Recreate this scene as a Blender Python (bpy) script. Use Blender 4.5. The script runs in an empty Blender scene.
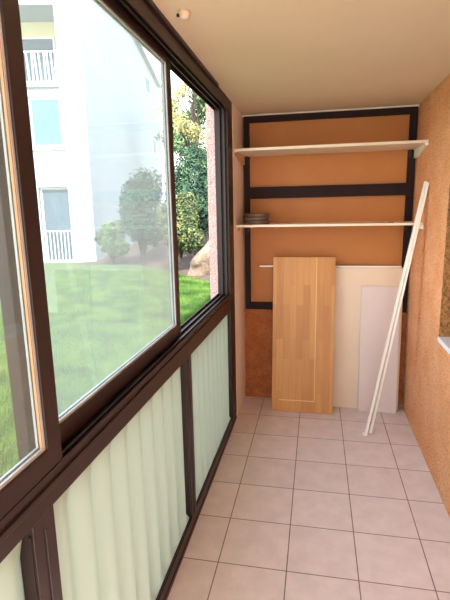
import bpy, bmesh, math, random
from mathutils import Vector, Matrix, noise
random.seed(7)
SC = bpy.context.scene
COL = SC.collection

# ------------------------------------------------------------------ materials
def s2l(c):
    return tuple((x/255/12.92 if x/255 <= .04045 else ((x/255+.055)/1.055)**2.4) for x in c)

class NT:
    def __init__(s, name):
        s.m = bpy.data.materials.new(name); s.m.use_nodes = True
        s.t = s.m.node_tree; s.t.nodes.clear()
        s.out = s.n('ShaderNodeOutputMaterial')
    def n(s, typ, **kw):
        nd = s.t.nodes.new(typ)
        for k, v in kw.items():
            if k.startswith('i_'):
                key = k[2:]
                key = int(key) if key.isdigit() else key.replace('_', ' ')
                nd.inputs[key].default_value = v
            else: setattr(nd, k, v)
        return nd
    def l(s, a, b): s.t.links.new(a, b)

def ramp(t, stops):
    r = t.n('ShaderNodeValToRGB'); e = r.color_ramp.elements
    while len(e) < len(stops): e.new(.5)
    for el, (p, c) in zip(e, stops): el.position = p; el.color = (*c, 1)
    return r

def pmat(name, c1, c2=None, rough=.6, scale=8, detail=4, bump=0, bscale=60, bdist=.004, metallic=0, stretch=(1, 1, 1),
         spec=.5, voro=False, contrast=(.3, .7)):
    t = NT(name); c1 = s2l(c1); c2 = s2l(c2) if c2 else c1
    tc = t.n('ShaderNodeTexCoord'); mp = t.n('ShaderNodeMapping'); mp.inputs['Scale'].default_value = stretch
    t.l(tc.outputs['Object'], mp.inputs[0])
    nz = t.n('ShaderNodeTexNoise', i_Scale=scale, i_Detail=detail); t.l(mp.outputs[0], nz.inputs[0])
    r = ramp(t, [(contrast[0], c1), (contrast[1], c2)]); t.l(nz.outputs[0], r.inputs[0])
    b = t.n('ShaderNodeBsdfPrincipled', i_Roughness=rough, i_Metallic=metallic)
    b.inputs['Specular IOR Level'].default_value = spec
    if voro:                                               # shade of the stucco pits painted into the colour as speckles
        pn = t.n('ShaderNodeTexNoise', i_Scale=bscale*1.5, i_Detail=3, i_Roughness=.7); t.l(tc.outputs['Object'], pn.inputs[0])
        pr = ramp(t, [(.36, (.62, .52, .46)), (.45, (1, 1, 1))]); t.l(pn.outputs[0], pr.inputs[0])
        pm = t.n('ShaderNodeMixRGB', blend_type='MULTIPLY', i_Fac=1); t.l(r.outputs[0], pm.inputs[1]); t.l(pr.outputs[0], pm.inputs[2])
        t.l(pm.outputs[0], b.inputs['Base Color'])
    else: t.l(r.outputs[0], b.inputs['Base Color'])
    if bump:
        if voro:
            v = t.n('ShaderNodeTexVoronoi', i_Scale=bscale); t.l(tc.outputs['Object'], v.inputs[0])
            n2 = t.n('ShaderNodeTexNoise', i_Scale=bscale*.6, i_Detail=5); t.l(tc.outputs['Object'], n2.inputs[0])
            mx = t.n('ShaderNodeMath', operation='ADD'); t.l(v.outputs[0], mx.inputs[0]); t.l(n2.outputs[0], mx.inputs[1]); src = mx.outputs[0]
        else:
            n2 = t.n('ShaderNodeTexNoise', i_Scale=bscale, i_Detail=5); t.l(mp.outputs[0], n2.inputs[0]); src = n2.outputs[0]
        bp = t.n('ShaderNodeBump', i_Strength=bump, i_Distance=bdist); t.l(src, bp.inputs['Height'])
        t.l(bp.outputs[0], b.inputs['Normal'])
    t.l(b.outputs[0], t.out.inputs[0])
    return t.m

M = {}
M['brown'] = pmat('brown_lacquer', (41, 27, 26), (48, 31, 30), rough=.42, scale=5, spec=.35)
M['brown_dark'] = pmat('dark_brown_paint', (38, 22, 22), (44, 27, 26), rough=.6, scale=5, spec=.15)
M['gasket'] = pmat('gasket_grey', (170, 170, 168), (190, 190, 186), rough=.4)
M['tan'] = pmat('tan_bead', (176, 138, 104), (190, 152, 116), rough=.6)
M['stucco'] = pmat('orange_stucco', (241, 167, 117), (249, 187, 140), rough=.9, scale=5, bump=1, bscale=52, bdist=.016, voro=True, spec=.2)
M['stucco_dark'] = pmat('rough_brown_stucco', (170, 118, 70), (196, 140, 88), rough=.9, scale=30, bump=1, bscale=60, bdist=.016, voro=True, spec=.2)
M['stucco_low'] = pmat('red_orange_stucco', (168, 98, 56), (186, 114, 68), rough=.9, scale=12, bump=1, bscale=45, bdist=.012, voro=True, spec=.2)
M['panel_orange'] = pmat('painted_orange_board', (184, 114, 52), (194, 124, 62), rough=.6, scale=3, bump=.08, bscale=40)
M['stub'] = pmat('salmon_render', (248, 228, 212), (250, 232, 218), rough=.85, scale=6, bump=.2, bscale=120)
M['pink_ext'] = pmat('pink_stucco', (204, 170, 164), (216, 184, 178), rough=.9, scale=14, bump=.8, bscale=60, bdist=.01, voro=True)
M['ceiling'] = pmat('cream_ceiling', (226, 200, 170), (230, 205, 176), rough=.9, scale=2, bump=.1, bscale=80)
M['cream'] = pmat('cream_lintel', (235, 225, 205), None, rough=.8)
M['white_board'] = pmat('white_melamine', (226, 202, 176), (230, 208, 182), rough=.4, scale=3)
M['white_board2'] = pmat('white_lacquer_board', (218, 202, 196), (222, 207, 202), rough=.35, scale=3)
M['shelf'] = pmat('shelf_white', (232, 214, 190), (238, 222, 200), rough=.5, scale=4)
M['cleat'] = pmat('raw_pine', (206, 160, 112), (216, 172, 124), rough=.7, scale=10, stretch=(1, 1, 6))
M['white_plastic'] = pmat('white_plastic', (250, 246, 236), None, rough=.35)
M['dark_metal'] = pmat('dark_metal', (40, 36, 34), (60, 54, 50), rough=.45, metallic=.6)
M['grey_metal'] = pmat('zinc_metal', (120, 120, 118), (160, 158, 152), rough=.35, metallic=.8)
M['tray'] = pmat('dark_brown_clay', (84, 62, 50), (120, 92, 74), rough=.5)
M['white_sill'] = pmat('white_sill', (235, 235, 238), None, rough=.4)
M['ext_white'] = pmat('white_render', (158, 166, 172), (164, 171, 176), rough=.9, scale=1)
M['ext_yellow'] = pmat('yellow_render', (232, 222, 160), (236, 226, 170), rough=.9)
M['rail_white'] = pmat('white_paint', (240, 242, 244), None, rough=.5)
M['win_blue'] = pmat('window_blue', (78, 120, 134), (92, 134, 146), rough=.5, scale=.4, spec=.1)
M['win_dark'] = pmat('window_dark_glass', (44, 62, 76), (70, 90, 104), rough=.15, scale=.6, spec=.2)
M['rock'] = pmat('pale_rock', (98, 80, 66), (130, 112, 96), rough=.9, scale=3, bump=.8, bscale=9, bdist=.06)
M['mulch'] = pmat('bark_mulch', (54, 42, 36), (98, 78, 66), rough=1, scale=22, bump=1, bscale=30, bdist=.04)
M['bark'] = pmat('tree_bark', (38, 33, 28), (62, 54, 46), rough=1, scale=6, bump=.6, bscale=20, bdist=.02)
M['lawn'] = pmat('lawn_soil_green', (48, 68, 24), (72, 94, 36), rough=1, scale=1.2, detail=8, bump=.5, bscale=60, bdist=.03)

def leafmat(name, a, b, c, scale=3):
    t = NT(name); g = t.n('ShaderNodeNewGeometry')
    nz = t.n('ShaderNodeTexNoise', i_Scale=scale, i_Detail=6); t.l(g.outputs['Position'], nz.inputs[0])
    r = ramp(t, [(.36, s2l(a)), (.5, s2l(b)), (.64, s2l(c))]); t.l(nz.outputs[0], r.inputs[0])
    d = t.n('ShaderNodeBsdfPrincipled', i_Roughness=.6); t.l(r.outputs[0], d.inputs['Base Color'])
    tr = t.n('ShaderNodeBsdfTranslucent'); t.l(r.outputs[0], tr.inputs[0])
    mx = t.n('ShaderNodeMixShader', i_Fac=.3); t.l(d.outputs[0], mx.inputs[1]); t.l(tr.outputs[0], mx.inputs[2])
    t.l(mx.outputs[0], t.out.inputs[0]); return t.m
M['leaf_dark'] = leafmat('leaf_dark_green', (26, 50, 38), (44, 76, 52), (72, 102, 68))
M['leaf_var'] = leafmat('leaf_variegated', (34, 58, 38), (62, 86, 50), (138, 132, 74), 9)
M['leaf_tree'] = leafmat('leaf_yellow_green', (96, 104, 66), (160, 152, 100), (206, 190, 132), 2)
M['leaf_far'] = leafmat('leaf_mid_green', (64, 90, 58), (90, 116, 74), (120, 140, 90))
M['blade'] = leafmat('grass_blade', (48, 78, 22), (70, 106, 30), (102, 126, 50), 2.2)

def glass_mat(name, dirt, tint=(.96, .98, .97), dirtcol=(.8, .86, .86), refl=1.0):
    t = NT(name); tc = t.n('ShaderNodeTexCoord')
    tr = t.n('ShaderNodeBsdfTransparent'); tr.inputs[0].default_value = (*tint, 1)
    gl = t.n('ShaderNodeBsdfGlossy', i_Roughness=.03); gl.inputs[0].default_value = (refl, refl, refl, 1)
    lw = t.n('ShaderNodeLayerWeight'); pw = t.n('ShaderNodeMath', operation='POWER'); pw.inputs[1].default_value = 4.0
    t.l(lw.outputs['Facing'], pw.inputs[0])
    fr = t.n('ShaderNodeMath', operation='MULTIPLY_ADD'); fr.inputs[1].default_value = .5; fr.inputs[2].default_value = .02; t.l(pw.outputs[0], fr.inputs[0])
    m1 = t.n('ShaderNodeMixShader'); t.l(fr.outputs[0], m1.inputs[0]); t.l(tr.outputs[0], m1.inputs[1]); t.l(gl.outputs[0], m1.inputs[2])
    tl = t.n('ShaderNodeBsdfTranslucent'); tl.inputs[0].default_value = (*dirtcol, 1)
    df = t.n('ShaderNodeBsdfDiffuse'); df.inputs[0].default_value = (*dirtcol, 1)
    m2 = t.n('ShaderNodeMixShader', i_Fac=.35); t.l(tl.outputs[0], m2.inputs[1]); t.l(df.outputs[0], m2.inputs[2])
    nz = t.n('ShaderNodeTexNoise', i_Scale=3, i_Detail=5); t.l(tc.outputs['Object'], nz.inputs[0])
    mr = t.n('ShaderNodeMapRange'); mr.inputs['From Min'].default_value = .3; mr.inputs['From Max'].default_value = .7
    mr.inputs['To Min'].default_value = dirt*.88; mr.inputs['To Max'].default_value = dirt*1.1
    t.l(nz.outputs[0], mr.inputs[0])
    m3 = t.n('ShaderNodeMixShader'); t.l(mr.outputs[0], m3.inputs[0]); t.l(m1.outputs[0], m3.inputs[1]); t.l(m2.outputs[0], m3.inputs[2])
    t.l(m3.outputs[0], t.out.inputs[0]); return t.m
M['pane_dusty'] = glass_mat('dusty_glass', .21, dirtcol=(.50, .55, .57))
M['pane_clear'] = glass_mat('streaked_glass', .11, dirtcol=(.46, .40, .34))

def frosted():
    t = NT('frosted_glass'); tc = t.n('ShaderNodeTexCoord')
    tl = t.n('ShaderNodeBsdfTranslucent'); tl.inputs[0].default_value = (.58, .62, .54, 1)
    pb = t.n('ShaderNodeBsdfPrincipled', i_Roughness=.35); pb.inputs['Base Color'].default_value = (.56, .59, .52, 1)
    nz = t.n('ShaderNodeTexNoise', i_Scale=160, i_Detail=2); t.l(tc.outputs['Object'], nz.inputs[0])
    bp = t.n('ShaderNodeBump', i_Strength=.25, i_Distance=.002); t.l(nz.outputs[0], bp.inputs['Height']); t.l(bp.outputs[0], pb.inputs['Normal'])
    mx = t.n('ShaderNodeMixShader', i_Fac=.38); t.l(tl.outputs[0], mx.inputs[1]); t.l(pb.outputs[0], mx.inputs[2])
    t.l(mx.outputs[0], t.out.inputs[0]); return t.m
M['frosted'] = frosted()

def tilemat():
    t = NT('floor_tiles'); g = t.n('ShaderNodeTexCoord')
    mp = t.n('ShaderNodeMapping'); mp.inputs['Location'].default_value = (.442, -1.894, 0)
    t.l(g.outputs['Object'], mp.inputs[0])
    b = t.n('ShaderNodeTexBrick', offset=0, squash=1)
    b.inputs['Scale'].default_value = 1; b.inputs['Brick Width'].default_value = .33; b.inputs['Row Height'].default_value = .33
    b.inputs['Mortar Size'].default_value = .003; b.inputs['Mortar Smooth'].default_value = .3
    b.inputs['Color1'].default_value = (*s2l((230, 216, 211)), 1); b.inputs['Color2'].default_value = (*s2l((227, 212, 208)), 1)
    b.inputs['Mortar'].default_value = (*s2l((136, 112, 100)), 1)
    t.l(mp.outputs[0], b.inputs[0])
    nz = t.n('ShaderNodeTexNoise', i_Scale=9, i_Detail=8, i_Roughness=.65); t.l(g.outputs['Object'], nz.inputs[0])
    r = ramp(t, [(.3, (.86, .84, .84)), (.7, (1.06, 1.06, 1.06))]); t.l(nz.outputs[0], r.inputs[0])
    mx = t.n('ShaderNodeMixRGB', blend_type='MULTIPLY', i_Fac=.8); t.l(b.outputs[0], mx.inputs[1]); t.l(r.outputs[0], mx.inputs[2])
    p = t.n('ShaderNodeBsdfPrincipled', i_Roughness=.42); p.inputs['Specular IOR Level'].default_value = .4
    t.l(mx.outputs[0], p.inputs['Base Color'])
    inv = t.n('ShaderNodeMath', operation='MULTIPLY'); inv.inputs[1].default_value = -1; t.l(b.outputs[1], inv.inputs[0])
    bp = t.n('ShaderNodeBump', i_Strength=.6, i_Distance=.003); t.l(inv.outputs[0], bp.inputs['Height']); t.l(bp.outputs[0], p.inputs['Normal'])
    t.l(p.outputs[0], t.out.inputs[0]); return t.m
M['tiles'] = tilemat()

def woodmat():
    t = NT('oak_parquet_veneer'); g = t.n('ShaderNodeTexCoord')
    mp = t.n('ShaderNodeMapping'); mp.inputs['Rotation'].default_value = (0, 0, math.pi/2)
    t.l(g.outputs['UV'], mp.inputs[0])
    b = t.n('ShaderNodeTexBrick', offset=.37, squash=1)
    b.inputs['Scale'].default_value = 1; b.inputs['Brick Width'].default_value = .45; b.inputs['Row Height'].default_value = .055
    b.inputs['Mortar Size'].default_value = .0006; b.inputs['Bias'].default_value = 0
    b.inputs['Color1'].default_value = (*s2l((190, 128, 64)), 1); b.inputs['Color2'].default_value = (*s2l((210, 150, 82)), 1)
    b.inputs['Mortar'].default_value = (*s2l((174, 112, 62)), 1)
    t.l(mp.outputs[0], b.inputs[0])
    m2 = t.n('ShaderNodeMapping'); m2.inputs['Scale'].default_value = (60, 3, 3); t.l(g.outputs['UV'], m2.inputs[0])
    nz = t.n('ShaderNodeTexNoise', i_Scale=1, i_Detail=6); t.l(m2.outputs[0], nz.inputs[0])
    r = ramp(t, [(.3, (.88, .86, .82)), (.7, (1.05, 1.05, 1.05))]); t.l(nz.outputs[0], r.inputs[0])
    mx = t.n('ShaderNodeMixRGB', blend_type='MULTIPLY', i_Fac=.9); t.l(b.outputs[0], mx.inputs[1]); t.l(r.outputs[0], mx.inputs[2])
    p = t.n('ShaderNodeBsdfPrincipled', i_Roughness=.45); t.l(mx.outputs[0], p.inputs['Base Color'])
    t.l(p.outputs[0], t.out.inputs[0]); return t.m
M['oak'] = woodmat()
M['inlay'] = pmat('pale_inlay', (238, 196, 136), None, rough=.5)

# ------------------------------------------------------------------ mesh helpers
class MB:
    def __init__(s): s.v = []; s.f = []
    def add(s, vs, fs):
        o = len(s.v); s.v += [tuple(v) for v in vs]; s.f += [tuple(i+o for i in f) for f in fs]; return s
    def box(s, x0, x1, y0, y1, z0, z1):
        s.add([(x, y, z) for x in (x0, x1) for y in (y0, y1) for z in (z0, z1)],
              [(0, 1, 3, 2), (4, 6, 7, 5), (0, 4, 5, 1), (2, 3, 7, 6), (0, 2, 6, 4), (1, 5, 7, 3)]); return s
    def obox(s, O, a, b, c, a0, a1, b0, b1, c0, c1):
        O, a, b, c = map(Vector, (O, a, b, c))
        s.add([O+a*x+b*y+c*z for x in (a0, a1) for y in (b0, b1) for z in (c0, c1)],
              [(0, 1, 3, 2), (4, 6, 7, 5), (0, 4, 5, 1), (2, 3, 7, 6), (0, 2, 6, 4), (1, 5, 7, 3)]); return s
    def tube(s, pts, rs, n=8):
        pts = [Vector(p) for p in pts]
        if not hasattr(rs, '__len__'): rs = [rs]*len(pts)
        rings = []
        for i, p in enumerate(pts):
            d = (pts[min(i+1, len(pts)-1)]-pts[max(i-1, 0)]).normalized()
            u = d.orthogonal().normalized() if i == 0 else (u - d*u.dot(d)).normalized()
            w = d.cross(u); rings.append([p+(u*math.cos(k*2*math.pi/n)+w*math.sin(k*2*math.pi/n))*rs[i] for k in range(n)])
        vs = [v for r in rings for v in r]; fs = []
        for i in range(len(rings)-1):
            for k in range(n): fs.append((i*n+k, i*n+(k+1) % n, (i+1)*n+(k+1) % n, (i+1)*n+k))
        fs.append(tuple(range(n))[::-1]); fs.append(tuple((len(rings)-1)*n+k for k in range(n)))
        return s.add(vs, fs)
    def lathe(s, prof, c=(0, 0, 0), n=24):
        vs = []; fs = []
        for r, z in prof:
            for k in range(n): a = k*2*math.pi/n; vs.append((c[0]+r*math.cos(a), c[1]+r*math.sin(a), c[2]+z))
        for i in range(len(prof)-1):
            for k in range(n): fs.append((i*n+k, i*n+(k+1) % n, (i+1)*n+(k+1) % n, (i+1)*n+k))
        fs.append(tuple(range(n))[::-1]); fs.append(tuple((len(prof)-1)*n+k for k in range(n)))
        return s.add(vs, fs)
    def prism(s, poly, axis, a0, a1):
        # poly: list of 2D points in the two other axes
        def mk(p, a):
            return {'x': (a, p[0], p[1]), 'y': (p[0], a, p[1]), 'z': (p[0], p[1], a)}[axis]
        n = len(poly)
        return s.add([mk(p, a0) for p in poly]+[mk(p, a1) for p in poly],
                     [tuple(range(n))[::-1], tuple(range(n, 2*n))]+[(i, (i+1) % n, (i+1) % n+n, i+n) for i in range(n)])
    def holed(s, O, u, n, us, zs, holes, thick):
        """wall in the (u, z) plane through O, thickness towards n; us/zs: limits; holes: (u0,u1,z0,z1)"""
        O, u, n = Vector(O), Vector(u), Vector(n); z = Vector((0, 0, 1))
        U = sorted({us[0], us[1], *[h[0] for h in holes], *[h[1] for h in holes]})
        Z = sorted({zs[0], zs[1], *[h[2] for h in holes], *[h[3] for h in holes]})
        U = [a for a in U if us[0] <= a <= us[1]]; Z = [a for a in Z if zs[0] <= a <= zs[1]]
        def solid(i, j):
            if i < 0 or j < 0 or i >= len(U)-1 or j >= len(Z)-1: return False
            cu = (U[i]+U[i+1])/2; cz = (Z[j]+Z[j+1])/2
            return not any(h[0] < cu < h[1] and h[2] < cz < h[3] for h in holes)
        P = lambda a, b, t: O+u*a+z*b+n*t
        for i in range(len(U)-1):
            for j in range(len(Z)-1):
                if not solid(i, j): continue
                a, b, c, d = U[i], U[i+1], Z[j], Z[j+1]
                s.add([P(a, c, 0), P(b, c, 0), P(b, d, 0), P(a, d, 0)], [(0, 1, 2, 3)])
                s.add([P(a, c, thick), P(b, c, thick), P(b, d, thick), P(a, d, thick)], [(3, 2, 1, 0)])
                for (di, dj, p, q) in ((-1, 0, (a, c), (a, d)), (1, 0, (b, d), (b, c)), (0, -1, (b, c), (a, c)), (0, 1, (a, d), (b, d))):
                    if not solid(i+di, j+dj):
                        s.add([P(*p, 0), P(*q, 0), P(*q, thick), P(*p, thick)], [(0, 1, 2, 3)])
        return s
    def build(s, name, mat, parent=None, bevel=0, smooth=False, loc=None):
        me = bpy.data.meshes.new(name)
        L = Vector(loc) if loc else Vector((0, 0, 0))
        me.from_pydata([Vector(v)-L for v in s.v], [], s.f); me.update()
        bm = bmesh.new(); bm.from_mesh(me); bmesh.ops.remove_doubles(bm, verts=bm.verts, dist=1e-5)
        bmesh.ops.recalc_face_normals(bm, faces=bm.faces); bm.to_mesh(me); bm.free()
        me.materials.append(mat)
        o = bpy.data.objects.new(name, me); COL.objects.link(o); o.location = L
        if parent is not None:
            o.parent = parent; o.matrix_parent_inverse = Matrix.Translation(-world_loc(parent))
        if bevel:
            b = o.modifiers.new('bevel', 'BEVEL'); b.width = bevel; b.segments = 2; b.limit_method = 'ANGLE'
        if smooth:
            for p in me.polygons: p.use_smooth = True
        return o

def world_loc(o):
    v = Vector(o.location)
    while o.parent is not None:
        v = o.matrix_parent_inverse @ v; o = o.parent; v = v + Vector(o.location)
    return v
def raw(name, vs, fs, mat, parent=None):
    me = bpy.data.meshes.new(name); me.from_pydata(vs, [], fs); me.update(); me.materials.append(mat)
    o = bpy.data.objects.new(name, me); COL.objects.link(o)
    if parent is not None: o.parent = parent; o.matrix_parent_inverse = Matrix.Translation(-world_loc(parent))
    return o
def tag(o, label=None, cat=None, group=None, kind=None):
    if label: o['label'] = label
    if cat: o['category'] = cat
    if group: o['group'] = group
    if kind: o['kind'] = kind
    return o
def empty(name, loc=(0, 0, 0)):
    o = bpy.data.objects.new(name, None); COL.objects.link(o); o.location = loc; o.empty_display_size = .1; return o

# ------------------------------------------------------------------ room shell
XL, XR, YB, YE, ZC = -.616, .742, 3.93, -.9, 2.436
NY0, NY1, NZ0, NZ1 = 1.75, 2.925, .862, 2.16            # window recess in the right wall

tag(MB().box(XL-.10, XR+.22, YE-.2, YB+.12, -.16, 0).build('floor', M['tiles']),
    'pinkish beige square floor tiles with grey joints', 'floor', kind='structure')
tag(MB().box(XL-.165, XR+.22, YE-.2, YB+.12, ZC, ZC+.22).build('ceiling', M['ceiling']),
    'cream painted ceiling slab of the balcony', 'ceiling', kind='structure')
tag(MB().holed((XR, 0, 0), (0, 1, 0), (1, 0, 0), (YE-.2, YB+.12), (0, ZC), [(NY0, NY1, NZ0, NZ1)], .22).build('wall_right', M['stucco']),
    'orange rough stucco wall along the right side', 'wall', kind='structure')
# darker rough lining of the recess, 1 mm proud of the wall opening
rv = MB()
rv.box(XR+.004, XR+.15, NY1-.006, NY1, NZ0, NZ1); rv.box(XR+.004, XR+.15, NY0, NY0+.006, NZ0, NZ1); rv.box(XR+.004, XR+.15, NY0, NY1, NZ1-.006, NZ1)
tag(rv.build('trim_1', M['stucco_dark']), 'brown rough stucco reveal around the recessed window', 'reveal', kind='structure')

w = empty('window_2', (XR+.17, (NY0+NY1)/2, NZ0))
tag(w, 'recessed window in the orange right wall with white sill', 'window', kind='structure')
sb = MB().box(XR-.004, XR+.22, NY0+.004, NY1-.008, NZ0+.001, NZ0+.031)
sb.build('window_sill', M['white_sill'], w, bevel=.004)
fm = MB().holed((XR+.15, 0, 0), (0, 1, 0), (1, 0, 0), (NY0+.008, NY1-.008), (NZ0+.033, NZ1-.008),
                [(NY0+.06, (NY0+NY1)/2-.03, NZ0+.08, NZ1-.06), ((NY0+NY1)/2+.03, NY1-.06, NZ0+.08, NZ1-.06)], .045)
fm.build('window_frame', M['brown'], w, bevel=.003)
MB().box(XR+.168, XR+.176, NY0+.06, NY1-.06, NZ0+.08, NZ1-.06).build('pane', M['win_dark'], w)

# left stub wall, with its outer pilaster (one masonry piece)
st = MB().prism([(XL, 3.452), (XL, YB+.12), (-.80, YB+.12), (-.80, 3.50), (-.712, 3.50), (-.712, 3.452)], 'z', 0, ZC)
tag(st.build('wall_left', M['stub']), 'narrow salmon wall between the sliding window and the back corner', 'wall', kind='structure')
tag(MB().prism([(-.712, 3.488), (-.82, 3.488), (-.82, 4.6), (-.80, 4.6), (-.80, 3.50), (-.712, 3.50)], 'z', -.16, 2.655).build('wall_outside', M['pink_ext']),
    'pink stucco pillar seen outside the open window', 'pillar', kind='structure')
tag(MB().box(-.782, -.705, YE-.2, 3.487, ZC-.018, ZC+.5).build('trim_2', M['cream']),
    'cream underside of the lintel above the sliding windows outside', 'lintel', kind='structure')

# back wall: low stucco wall, upper painted boards in a dark frame
BK = empty('wall_back', (0, YB, 0)); tag(BK, 'orange back wall with dark brown framing and painted boards', 'wall', kind='structure')
MB().box(XL, XR, YB-.018, YB+.12, 0, .822).build('low_wall', M['stucco_low'], BK)
MB().box(XL, XR, YB+.008, YB+.12, .822, ZC).build('painted_board', M['panel_orange'], BK)
fx0, fx1 = XL+.012, XR-.008
MB().holed((0, YB-.035, 0), (1, 0, 0), (0, 1, 0), (fx0, fx1), (.822, 2.420),
           [(fx0+.045, fx1-.052, .882, 1.768), (fx0+.045, fx1-.052, 1.86, 2.372)], .043).build('frame', M['brown_dark'], BK, bevel=.003)
MB().box(XL, XR, YB-.012, YB+.01, 2.420, ZC).build('top_strip', M['stub'], BK)

tag(MB().box(-.80, 3.2, YE-.2, 4.6, ZC+.225, 5.3).build('wall_sun_blocker', M['pink_ext']), 'unseen pink mass added above the balcony to block the sun', 'wall', kind='structure')  # unseen mass added to keep direct sun off the pillar
# unseen wall behind the camera, opened wide to let sun and sky light in
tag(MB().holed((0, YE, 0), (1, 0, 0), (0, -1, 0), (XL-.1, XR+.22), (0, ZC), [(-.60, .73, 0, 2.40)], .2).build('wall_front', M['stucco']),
    'unseen orange end wall at the near end of the balcony, opened wide to let light in', 'wall', kind='structure')

# ------------------------------------------------------------------ glazed side
W = empty('window_1', (XL, 1.5, 0))
tag(W, 'long dark brown glazed side of the balcony with sliding sashes over frosted lower panels', 'window', kind='structure')
MU = [(-.985, -.90), (-.46, -.36), (.815, .90), (2.075, 2.165), (3.27, 3.450)]
fr = MB()
X0, X1 = XL-.094, XL                                        # frame depth
fr.box(X0, X1-.004, -.985, 3.450, .0, .085)                  # bottom rail
fr.box(X0+.02, X1, -.985, 3.450, .005, .03)
fr.prism([(-.90, .990), (.90, .984), (2.15, .960), (3.27, .945), (3.27, 1.058), (-.90, 1.058)], 'x', X0, X1-.002)   # transom
fr.box(X1-.006, X1+.004, -.90, 3.27, 1.030, 1.046)
for a in (-.094, -.058, -.022, 0):                          # track ribs
    fr.box(XL+a-.004+(.002 if a == -.094 else 0), XL+a+(.004 if a else 0), -.90, 3.30, 1.055, 1.074)
    fr.box(XL+a-.004+(.002 if a == -.094 else 0), XL+a+(.004 if a else 0), -.90, 3.30, 2.352, 2.38)
for a, b in MU[:1]+MU[1:4]: fr.box(X0, X1-.003, a, b, .08, 1.0)
fr.box(X0, X1-.001, -.985, -.90, .96, ZC); fr.box(X0, X1-.001, 3.27, 3.450, .05, ZC)   # jambs
fr.box(X0+.03, X0+.045, 3.24, 3.275, 1.06, 2.37); fr.box(X0+.062, X0+.077, 3.24, 3.275, 1.06, 2.37)
fr.box(X0, X1-.001, -.90, 3.27, 2.376, ZC)                  # head
fr.box(X1-.012, X1+.012, -.985, 2.93, ZC-.020, ZC-.001)      # slim cover strip under the ceiling
for a, b in MU[1:4]: fr.box(X1-.005, X1+.001, a+.040, a+.044, .09, .95)
fr.build('frame', M['brown'], W, bevel=.0025)

for (a, b) in zip(MU[:-1], MU[1:]):                         # fluted frosted panels below
    y0, y1 = a[1], b[0]; n = int((y1-y0)/.008); vs = []; fs = []
    per = (y1-y0)/round((y1-y0)/.128)
    rows = [(.083, 0), (.090, 0), (.115, 1), (.90, 1), (.975, .4), (.995, .4)]; nr = len(rows)
    for k in range(n+1):
        y = y0+(y1-y0)*k/n; c = .5+.5*math.cos(2*math.pi*(y-y0)/per)
        for zz, q in rows: vs.append((XL-.017-.028*c*q, y, zz))
        for zz, q in rows: vs.append((XL-.021-.028*c*q, y, zz))
    for k in range(n):
        o = 2*nr*k; p = o+2*nr
        for j in range(nr-1):
            fs += [(o+j, o+j+1, p+j+1, p+j), (o+nr+j, p+nr+j, p+nr+j+1, o+nr+j+1)]
        fs += [(o, p, p+nr, o+nr), (o+nr-1, o+2*nr-1, p+2*nr-1, p+nr-1)]
    for o in (0, 2*nr*n):
        for j in range(nr-1): fs.append((o+j, o+j+1, o+nr+j+1, o+nr+j))
    q = MB().add(vs, fs).build('frosted_panel', M['frosted'], W, smooth=True)
    gk = MB()
    gk.box(XL-.015, XL-.009, y0, y0+.004, .093, .985); gk.box(XL-.015, XL-.009, y1-.004, y1, .093, .96)
    gk.box(XL-.015, XL-.009, y0, y1, .083, .093)
    gk.build('glazing_bead', M['gasket' if False else 'brown'], q)

def sash(xc, y0, y1, sl, sr, pm, zb=1.075, zt=2.352, rb=.055, rt=.03, beadL=None):
    h = .016
    s = MB().holed((xc-h, 0, 0), (0, 1, 0), (1, 0, 0), (y0, y1), (zb, zt), [(y0+sl, y1-sr, zb+rb, zt-rt)], 2*h).build('sash', M['brown'], W, bevel=.0025)
    MB().box(xc-.003, xc+.003, y0+sl-.006, y1-sr+.006, zb+rb-.006, zt-rt+.006).build('pane', pm, s)
    g = MB()
    for x in (xc+.004, xc-.010):
        g.holed((x, 0, 0), (0, 1, 0), (1, 0, 0), (y0+sl-.001, y1-sr+.001), (zb+rb-.001, zt-rt+.001),
                [(y0+sl+.007, y1-sr-.007, zb+rb+.008, zt-rt-.006)], .006)
    g.build('gasket', M['gasket'], s)
    return s
s1 = sash(XL-.012-.005, -.35, .955, .055, .058, M['pane_clear'])
MB().box(XL-.014, XL-.008, .886, .8965, 1.132, 2.32).build('glazing_bead', M['tan'], s1)
hd = MB().box(XL-.002, XL+.010, -.325, -.305, 1.55, 1.75); hd.build('handle', M['dark_metal'], s1, bevel=.003)
s2 = sash(XL-.058, .885, 2.135, .085, .05, M['pane_dusty'])
s3 = sash(XL-.058, -.895, -.29, .055, .055, M['pane_dusty'])

# ------------------------------------------------------------------ shelves
def shelf(z, y0, th, label, tri):
    e = empty('wall_shelf', (0, (y0+YB)/2, z-th)); tag(e, label, 'shelf', 'white shelves across the back of the balcony')
    yb = YB-.040
    MB().box(XL+.004, XR-.004, y0, yb, z-th, z).build('board', M['shelf'], e, bevel=.002)
    for side in (-1, 1):
        xa = XL+.0015 if side < 0 else XR-.022
        mt = M['cleat'] if side < 0 else M['white_plastic']
        if tri:
            c = MB().prism([(y0+.01, z-th-.0005), (yb, z-th-.0005), (yb, z-th-.062), (yb-.07, z-th-.062), (y0+.01, z-th-.012)], 'x', xa, xa+.0205)
        else:
            c = MB().box(xa, xa+.0205, y0+.004, y0+.075, z-th-.026, z-th-.0005)
        b = c.build('bracket', mt, e, bevel=.001)
        if side < 0: b['label'] = 'raw pine bracket on the salmon wall'
    for xx in (XL+.035, XR-.06):
        m = MB(); m.box(xx, xx+.018, yb-.05, yb, z-th-.004, z-th-.0005); m.box(xx, xx+.018, yb-.003, yb, z-th-.06, z-th-.002)
        m.build('metal_angle', M['dark_metal'], e)
    return e
shelf(2.125, 3.500, .020, 'upper white shelf board across the dark framed back wall, nothing on it', True)
shelf(1.565, 3.500, .018, 'lower white shelf board carrying the dark saucers', False)

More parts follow.
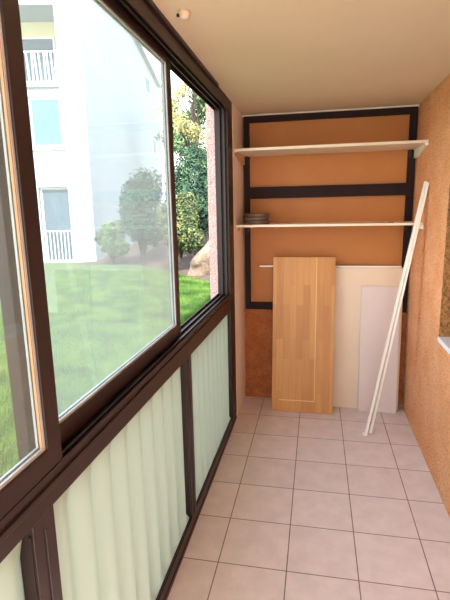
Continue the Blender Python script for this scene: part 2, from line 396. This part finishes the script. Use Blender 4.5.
# trays on the lower shelf
zz = 1.5652
for i in range(3):
    r = .104-.003*i
    t = MB().lathe([(r-.018, 0), (r-.006, .003), (r, .024), (r+.003, .0255), (r+.002, .0275), (r-.004, .0275), (r-.009, .006), (r-.025, .0045)], n=36)
    o = t.build('plant_saucer', M['tray'], smooth=False); o.location = (-.470+(.004, -.003, .002)[i], 3.655, zz+i*.0283)
    tag(o, ['dark brown round plant saucer at the bottom of the stack on the lower shelf',
            'dark brown round plant saucer in the middle of the stack of three',
            'dark brown round plant saucer on top of the stack of three'][i], 'saucer', 'plant saucers stacked on the lower shelf')
# small hardware on the shelf
m = MB(); m.box(.44, .485, 3.545, 3.57, 1.5655, 1.569); m.box(.44, .443, 3.545, 3.57, 1.5655, 1.582)
m.tube([(.455, 3.5575, 1.569), (.455, 3.5575, 1.573)], .004); m.tube([(.473, 3.5575, 1.569), (.473, 3.5575, 1.573)], .004)
tag(m.build('angle_bracket', M['grey_metal']), 'small grey metal angle bracket lying on the lower shelf', 'bracket')
m = MB(); m.tube([(.515, 3.56, 1.5695), (.548, 3.553, 1.5695)], [.004, .004]); m.tube([(.512, 3.5605, 1.5720), (.516, 3.5597, 1.5720)], [.0065, .0065])
tag(m.build('screw', M['grey_metal']), 'loose grey screw lying beside the small angle bracket', 'screw')

# ------------------------------------------------------------------ leaning boards
def leaning(name, x0, x1, yb, zt, yt, th, mat, label, cat, parts=None, bevel=.0015):
    """board whose front lower edge is at y=yb, z=0 and front upper edge at y=yt"""
    a = math.atan2(yt-yb, zt); L = math.hypot(zt, yt-yb)
    bm = bmesh.new(); uvl = bm.loops.layers.uv.new('UVMap')
    g = bmesh.ops.create_cube(bm, size=1)
    for v in bm.verts:
        v.co = Vector(((v.co.x)*(x1-x0), (v.co.y+.5)*th, (v.co.z+.5)*L))
    for f in bm.faces:
        for l in f.loops: l[uvl].uv = (l.vert.co.x+l.vert.co.y, l.vert.co.z)
    me = bpy.data.meshes.new(name); bm.to_mesh(me); bm.free(); me.materials.append(mat)
    o = bpy.data.objects.new(name, me); COL.objects.link(o)
    o.location = ((x0+x1)/2, yb, th*math.sin(a)+.0003); o.rotation_euler = (-a, 0, 0)
    b = o.modifiers.new('bevel', 'BEVEL'); b.width = bevel; b.segments = 2
    tag(o, label, cat)
    return o, L
big, _ = leaning('white_board', .02, .690, 3.795, 1.195, 3.862, .019, M['white_board'], 'large white board leaning behind the oak panel and the small white board', 'board')
small, _ = leaning('white_board', .365, .668, 3.742, 1.048, 3.835, .017, M['white_board2'], 'small white board leaning in front of the large white board', 'board')
oak, L = leaning('oak_panel', -.350, .152, 3.640, 1.285, 3.800, .026, M['oak'], 'honey oak door panel standing upright left of the white boards', 'panel')
# inlay lines of the oak panel
def child_local(name, boxes, mat, par):
    m = MB()
    for b in boxes: m.box(*b)
    me = bpy.data.meshes.new(name); me.from_pydata(m.v, [], m.f); me.materials.append(mat)
    o = bpy.data.objects.new(name, me); COL.objects.link(o); o.parent = par; return o
il = child_local('inlay', [(.100, .1045, -.0008, .001, .095, L-.002), (-.19, .100, -.0008, .001, .095, .101)], M['inlay'], oak)
il['label'] = 'thin pale line across the oak'
bt = MB().box(-.474, .672, 3.871, 3.889, 1.1975, 1.2095)
tag(bt.build('white_batten', M['white_plastic'], bevel=.001), 'thin white batten lying level behind the oak panel on the large board', 'batten')

def stick(p0, p1, w, foot, label):
    p0, p1 = Vector(p0), Vector(p1); d = (p1-p0).normalized(); L = (p1-p0).length
    a = Vector((1, 0, 0)); a = (a-d*a.dot(d)).normalized(); b = d.cross(a)
    m = MB(); h = w/2; t = .0025
    m.obox(p0, a, b, d, -h, h, -h, -h+t, 0, L)                # channel back
    m.obox(p0, a, b, d, -h, -h+t, -h, h, 0, L); m.obox(p0, a, b, d, h-t, h, -h, h, 0, L)
    m.obox(p0, a, b, d, -h*.75, -h*.25, -h-.0015, -h, 0, L); m.obox(p0, a, b, d, h*.25, h*.75, -h-.0015, -h, 0, L)
    o = m.build('channel_strip', M['white_plastic'], loc=p0)
    tag(o, label, 'strip', 'white channel strips leaning in the right corner')
    if foot:
        f = MB().box(p0.x-.022, p0.x+.012, p0.y-.014, p0.y+.014, .0005, .016); f.build('end_cap', M['white_plastic'], o, bevel=.002)
    return o
stick((.386, 3.322, .0075), (.722, 3.440, 1.845), .0185, True, 'tall white channel strip with a capped foot, the nearer of the leaning pair')
stick((.424, 3.350, .0075), (.729, 3.400, 1.835), .0165, False, 'tall white channel strip without a cap, the one nearer the right wall')

# thin raised upright line on the right wall, in the stucco colour
m = MB(); pts = [(XR-.003, 3.47, .002), (XR-.003, 3.475, .5), (XR-.003, 3.465, 1.0), (XR-.003, 3.472, 1.535)]
m.tube(pts, .0035, 6)
tag(m.build('wall_ridge', M['stucco']), 'thin upright relief line on the orange wall below the lower shelf', 'ridge')

# ceiling fittings
h = empty('ceiling_hook', (-.525, 1.895, ZC)); tag(h, 'small cream ceiling cap with a dark screw near the window', 'ceiling hook')
MB().lathe([(.004, -.030), (.016, -.026), (.021, -.012), (.022, 0)], (-.517, 1.885, ZC-.0005), 20).build('cap', M['ceiling'], h, smooth=True)
MB().tube([(-.549, 1.905, ZC-.0005), (-.549, 1.905, ZC-.010)], .006, 10).build('screw', M['dark_metal'], h)
MB().lathe([(.017, -.004), (.022, -.003), (.023, 0)], (-.525, 3.14, ZC-.0005), 20)
tag(MB().lathe([(.017, -.005), (.024, -.003), (.025, 0)], (-.525, 3.14, ZC-.0005), 20).build('ceiling_plug', M['ceiling']),
    'flat painted cap on the ceiling beside the far end of the window', 'cap')

# ------------------------------------------------------------------ outdoors
G = -.15
raw_lawn = MB(); nx, ny = 26, 50
vs = []; fs = []
for i in range(nx+1):
    for j in range(ny+1):
        x = -.80-i*1.6 if i else -.80; y = -12+j*1.2
        z = G+.05*noise.noise(Vector((x*.3, y*.3, 0)))*min(1, i/3)
        vs.append((x, y, z))
for i in range(nx):
    for j in range(ny):
        a = i*(ny+1)+j; fs.append((a, a+1, a+ny+2, a+ny+1))
lawn = raw('lawn', vs, fs, M['lawn']); tag(lawn, 'green lawn outside the glazed balcony side', 'lawn', kind='structure')
tag(MB().box(-.8, 30, 4.06, 48, G-.05, G-.01).build('ground', M['mulch']), 'bare ground beyond the end of the balcony', 'ground', kind='structure')

def gz(x, y): return G+.05*noise.noise(Vector((x*.3, y*.3, 0)))*min(1, max(0, (-.8-x)/1.6)/3)
def mulch_edge(x):   # y where the bark bed starts
    pts = [(-9, 15.2), (-8, 15.0), (-6.4, 15.1), (-5, 14.2), (-4, 12.9), (-3.2, 11.95), (-2.5, 11.2), (-1.5, 10.4), (0, 9.6)]
    for (a, b), (c, d) in zip(pts[:-1], pts[1:]):
        if a <= x <= c: return b+(d-b)*(x-a)/(c-a)
    return pts[0][1] if x < pts[0][0] else pts[-1][1]
vs = []; fs = []; n = 28
for i in range(n+1):
    x = -8.6+i*7.8/n; ye = mulch_edge(x)
    for k, (dy, dz) in enumerate([(0, .01), (.3, .05), (1.5, .16), (3, .5), (6, 1.1), (14, 1.6)]):
        if x < -6.5: dz *= .3
        vs.append((x, ye+dy, gz(x, ye)+dz+.04*noise.noise(Vector((x*2, dy*3, 1)))*(k > 0)))
for i in range(n):
    for k in range(5): a = i*6+k; fs.append((a, a+1, a+7, a+6))
mb = raw('mulch_bed', vs, fs, M['mulch']); tag(mb, 'brown bark mulch bed rising behind the lawn', 'mulch bed', kind='structure')

def blades(n, region, h0, h1, w):
    vs = []; fs = []
    while len(fs) < n:
        x, y = region()
        if y > mulch_edge(x)-.03 or x > -.95: continue
        z = gz(x, y)-.01; a = random.uniform(0, math.tau); hh = random.uniform(h0, h1); l = random.uniform(0, .7)*hh; b = random.uniform(0, math.tau)
        dx, dy = math.cos(a)*w, math.sin(a)*w; o = len(vs)
        vs += [(x-dx, y-dy, z), (x+dx, y+dy, z), (x+math.cos(b)*l, y+math.sin(b)*l, z+hh)]; fs.append((o, o+1, o+2))
    return vs, fs
def reg_near():
    y = random.uniform(1.6, 7.5); return (random.uniform(-.95-y*.95, -.9-y*.15), y)
def reg_open():
    y = random.uniform(7, 13.5); return (random.uniform(-y*.62, -y*.20), y)
a, b = blades(65000, reg_near, .035, .07, .005); c, d = blades(55000, reg_open, .04, .08, .008)
o = len(a); vs = a+c; fs = b+[tuple(i+o for i in f) for f in d]
gr = raw('grass', vs, fs, M['blade']); tag(gr, 'short bright green grass blades covering the lawn', 'grass', kind='stuff')

# apartment building
C0 = Vector((-8.09, 15.9, 0)); U = Vector((-.979, -.204, 0)); V = Vector((-.204, .979, 0)); Zv = Vector((0, 0, 1))
B = empty('apartment_building', tuple(C0)); tag(B, 'white apartment building beyond the lawn with stacked balconies', 'building')
RT = 11.2
F = MB()
F.holed(C0, U, V, (0, 9), (-.3, RT), [(.85, 1.93, -.15, 2.62), (.88, 1.98, 4.0, 5.70), (.84, 3.4, 6.1, 8.62), (.88, 1.98, 9.3, 10.6),
                                     (3.2, 4.6, .9, 2.5), (3.6, 4.8, 4.0, 5.5)], .35)
F.obox(C0, U, V, Zv, 0, 9, .35, 1.6, -.3, 6.05); F.obox(C0, U, V, Zv, 0, 9, .35, 1.6, 8.65, RT); F.obox(C0, U, V, Zv, 0, .83, .35, 1.6, 6.05, 8.65)
F.obox(C0, U, V, Zv, 3.45, 9, .35, 1.6, 6.05, 8.65)
F.obox(C0, U, V, Zv, 0, 9, 1.6, 21.4, -.3, RT)
F.build('wall', M['ext_white'], B)
MB().obox(C0, U, V, Zv, .84, 3.44, 1.50, 1.58, 6.06, 8.64).build('balcony_back_wall', M['ext_yellow'], B)
MB().obox(C0, U, V, Zv, -.25, 9.2, -.25, 21.7, RT+.01, RT+.22).build('roof', M['ext_white'], B)
MB().obox(C0, U, V, Zv, .84, 3.4, -.10, 1.5, 6.0, 6.10).build('balcony_slab', M['ext_white'], B)
def bwin(s0, s1, z0, z1, off, glass):
    f = MB().holed(C0+V*off, U, V, (s0, s1), (z0, z1), [(s0+.06, s1-.06, z0+.07, z1-.07)], .06).build('window', M['rail_white'], B)
    MB().obox(C0, U, V, Zv, s0+.06, s1-.06, off+.02, off+.04, z0+.07, z1-.07).build('pane', glass, f)
bwin(.85, 1.93, -.14, 2.61, .20, M['win_dark']); bwin(.88, 1.98, 4.01, 5.69, .06, M['win_blue'])
bwin(.88, 1.98, 9.31, 10.59, .15, M['win_blue']); bwin(3.2, 4.6, .91, 2.49, .15, M['win_dark']); bwin(3.6, 4.8, 4.01, 5.49, .15, M['win_dark'])
bwin(1.35, 2.9, 6.15, 8.1, 1.40, M['win_dark'])
# side face windows
SD = C0
for s0, s1, z0, z1 in ((14.3, 16.6, 9.3, 10.5), (16.6, 18.4, 5.6, 6.8)):
    f = MB().holed(SD-U*.04, V, U, (s0, s1), (z0, z1), [(s0+.12, s1-.12, z0+.12, z1-.12)], .04).build('window', M['rail_white'], B)
    MB().obox(SD, U, V, Zv, -.02, -.003, s0+.1, s1-.1, z0+.1, z1-.1).build('pane', M['win_blue'], f)
def railing(s0, s1, z0, z1, off, n, slant):
    m = MB(); P = lambda s, z: C0+U*s+V*off+Zv*z
    m.tube([P(s0, z1), P(s1, z1)], .022, 6); m.tube([P(s0, z0+.06), P(s1, z0+.06)], .018, 6)
    for k in range(n+1):
        s = s0+(s1-s0)*k/n
        m.tube([P(s, z0), P(s+(slant if k % 3 else 0), z1)], .017 if not slant else .028, 5)
    m.build('railing', M['rail_white'], B)
railing(.86, 1.92, -.14, 1.03, .02, 8, 0); railing(.86, 3.38, 6.11, 7.14, -.05, 18, .05)
MB().obox(C0, U, V, Zv, .80, 2.05, -.06, .02, 3.90, 3.98).build('window_sill', M['rail_white'], B)

# rocks
def rock(c, r, seed, label, rot=0):
    bm = bmesh.new(); bmesh.ops.create_icosphere(bm, subdivisions=4, radius=1)
    for v in bm.verts:
        d = 1+.28*noise.noise(v.co*1.1+Vector((seed, 0, 0)))+.10*noise.noise(v.co*3.1+Vector((seed, 4, 0)))
        p = v.co*d; p = Vector((p.x*r[0], p.y*r[1], p.z*r[2])); v.co = Matrix.Rotation(rot, 3, 'Y') @ p
    me = bpy.data.meshes.new('boulder'); bm.to_mesh(me); bm.free(); me.materials.append(M['rock'])
    for p in me.polygons: p.use_smooth = True
    o = bpy.data.objects.new('boulder', me); COL.objects.link(o); o.location = c
    tag(o, label, 'boulder'); return o
rock((-2.76, 12.65, .40), (1.0, .6, .44), 5.1, 'large pale boulder sloping down towards the lawn beside the pink pillar', -.65)

# foliage
def foliage_mesh(blobs, n, ls, mat, name, parent, fill=.55):
    """leaf pairs scattered through ellipsoid blobs [(centre, radii)]"""
    vs = []; fs = []; tot = sum(b[1][0]*b[1][1]*b[1][2] for b in blobs)
    for c, r in blobs:
        k = int(n*r[0]*r[1]*r[2]/tot)+20
        for _ in range(k):
            d = Vector((random.gauss(0, 1), random.gauss(0, 1), random.gauss(0, 1))).normalized()
            q = random.uniform(fill, 1)**.6
            bump = 1+.25*noise.noise(d*2.2+Vector(c))
            p = Vector((c[0]+d.x*r[0]*q*bump, c[1]+d.y*r[1]*q*bump, c[2]+d.z*r[2]*q*bump))
            e = (d+Vector((random.uniform(-1, 1), random.uniform(-1, 1), random.uniform(-.6, 1)))*.9).normalized()
            a = e.orthogonal().normalized(); a = Matrix.Rotation(random.uniform(0, math.tau), 3, e) @ a
            b = e.cross(a); L = ls*random.uniform(.6, 1.4); w = L*.36
            o = len(vs)
            vs += [tuple(p-a*L*.5), tuple(p+b*w*.5-e*L*.05), tuple(p+a*L*.5+e*L*.08), tuple(p-b*w*.5-e*L*.05)]
            fs.append((o, o+1, o+2, o+3))
    return raw(name, vs, fs, mat, parent)
def bush(c, h, r, mat, label, n, ls, group='bushes behind the lawn', sub=7):
    e = empty('bush', c); tag(e, label, 'bush', group)
    m = MB()
    for k in range(4):
        a = k*1.7; m.tube([(c[0], c[1], c[2]-.1), (c[0]+.2*r*math.cos(a), c[1]+.2*r*math.sin(a), c[2]+h*.3), (c[0]+.5*r*math.cos(a), c[1]+.5*r*math.sin(a), c[2]+h*.65)], [.07, .05, .02], 6)
    m.build('stem', M['bark'], e)
    bl = [((c[0], c[1], c[2]+h*.55), (r*.75, r*.75, h*.42))]
    for k in range(sub):
        a = k*2.4; q = .5*r; z = c[2]+h*(.28+.6*((k*.618) % 1)); s = random.uniform(.38, .52)
        bl.append(((c[0]+q*math.cos(a), c[1]+q*math.sin(a), z), (r*s, r*s, h*s*.42)))
    foliage_mesh(bl, n, ls, mat, 'foliage', e)
    return e
bush((-3.98, 13.05, .28), 2.0, .78, M['leaf_var'], 'variegated yellow and green bush beside the pale boulder', 7000, .12)
bush((-4.0, 15.1, .50), 3.35, 1.10, M['leaf_dark'], 'tall dark green bush rising behind the variegated one', 9000, .13)
bush((-5.75, 14.7, .15), 3.00, .88, M['leaf_dark'], 'rounded dark bush seen through the dusty pane beside the tall one', 6500, .13)
bush((-7.0, 15.0, .02), 1.40, .62, M['leaf_far'], 'low bush at the foot of the shaded building side', 4500, .12)
bush((-2.15, 15.6, .85), 3.00, .95, M['leaf_dark'], 'dark bush half hidden behind the pink pillar and large boulder', 6500, .13)

def tree(base, h, spread, blobs_n, mat, label, n, ls, br=.5, tw=1):
    e = empty('tree', base); tag(e, label, 'tree', 'trees behind the bushes')
    m = MB(); bx, by, bz = base; blobs = []
    m.tube([(bx, by, bz-.2), (bx+.15, by, bz+h*.3), (bx-.1, by+.1, bz+h*.6), (bx+.1, by, bz+h*.9)], [.22*tw, .17*tw, .11*tw, .04*tw], 8)
    for k in range(blobs_n):
        a = k*2.39996; f = .34+.62*((k*.618) % 1); rr = spread*(.35+.65*((k*.377) % 1))*(1.1-.5*abs(f-.6))
        p = Vector((bx+rr*math.cos(a), by+rr*math.sin(a), bz+h*f+.2))
        m.tube([(bx, by, bz+h*(f-.22)), ((bx+p.x)/2, (by+p.y)/2, bz+h*(f-.08)), tuple(p)], [.06*tw, .04*tw, .015*tw], 5)
        s = random.uniform(.7, 1.2)*br
        blobs.append((tuple(p), (s, s, s*.62)))
    m.build('trunk', M['bark'], e)
    foliage_mesh(blobs, n, ls, mat, 'foliage', e, fill=.15)
tree((-4.55, 17.5, .9), 7.0, 1.25, 26, M['leaf_tree'], 'tall sparse tree with yellow green leaves against the sky', 4200, .12, .40, .45)
tree((-6.6, 26, .5), 8.0, 1.6, 12, M['leaf_far'], 'distant green tree seen past the sparse yellow green one', 5000, .30, .9)
tree((-1.2, 19.0, 1.0), 6.5, 2.0, 14, M['leaf_tree'], 'yellow green tree standing behind the pink pillar', 4000, .18, .6)

# ------------------------------------------------------------------ light
wd = bpy.data.worlds.new('sky'); SC.world = wd; wd.use_nodes = True
nt = wd.node_tree; nt.nodes.clear()
out = nt.nodes.new('ShaderNodeOutputWorld'); bg = nt.nodes.new('ShaderNodeBackground')
tc = nt.nodes.new('ShaderNodeTexCoord'); sx = nt.nodes.new('ShaderNodeSeparateXYZ'); rp = nt.nodes.new('ShaderNodeValToRGB')
nt.links.new(tc.outputs['Generated'], sx.inputs[0]); nt.links.new(sx.outputs[2], rp.inputs[0])
rp.color_ramp.elements[0].position = 0; rp.color_ramp.elements[0].color = (1, .97, .90, 1)
rp.color_ramp.elements[1].position = .75; rp.color_ramp.elements[1].color = (.62, .78, 1, 1)
nt.links.new(rp.outputs[0], bg.inputs[0]); bg.inputs[1].default_value = 2.6
nt.links.new(bg.outputs[0], out.inputs[0])
sl = bpy.data.lights.new('sun', 'SUN'); sl.energy = 8.5; sl.angle = math.radians(1.0); sl.color = (1, .95, .88)
so = bpy.data.objects.new('sun', sl); COL.objects.link(so)
so.rotation_euler = Vector((-.25, 1, -.95)).to_track_quat('-Z', 'Y').to_euler()

# ------------------------------------------------------------------ camera
cd = bpy.data.cameras.new('camera'); cam = bpy.data.objects.new('camera', cd); COL.objects.link(cam)
r = Vector((0.98083014, 0.19387528, -0.01961145)); u = Vector((-0.01854181, 0.19303908, 0.98101586)); f = Vector((-0.1939805, 0.96184629, -0.19293334))
cam.matrix_world = Matrix(((r.x, u.x, -f.x, 0), (r.y, u.y, -f.y, 0), (r.z, u.z, -f.z, 1.68128), (0, 0, 0, 1)))
cd.sensor_fit = 'VERTICAL'; cd.sensor_height = 36; cd.lens = 458.6151/600*36; cd.clip_start = .02; cd.clip_end = 300
SC.camera = cam
SC.view_settings.view_transform = 'Standard'; SC.view_settings.look = 'None'; SC.view_settings.gamma = 1
SC.view_settings.use_curve_mapping = False; SC.view_settings.exposure = 1.08
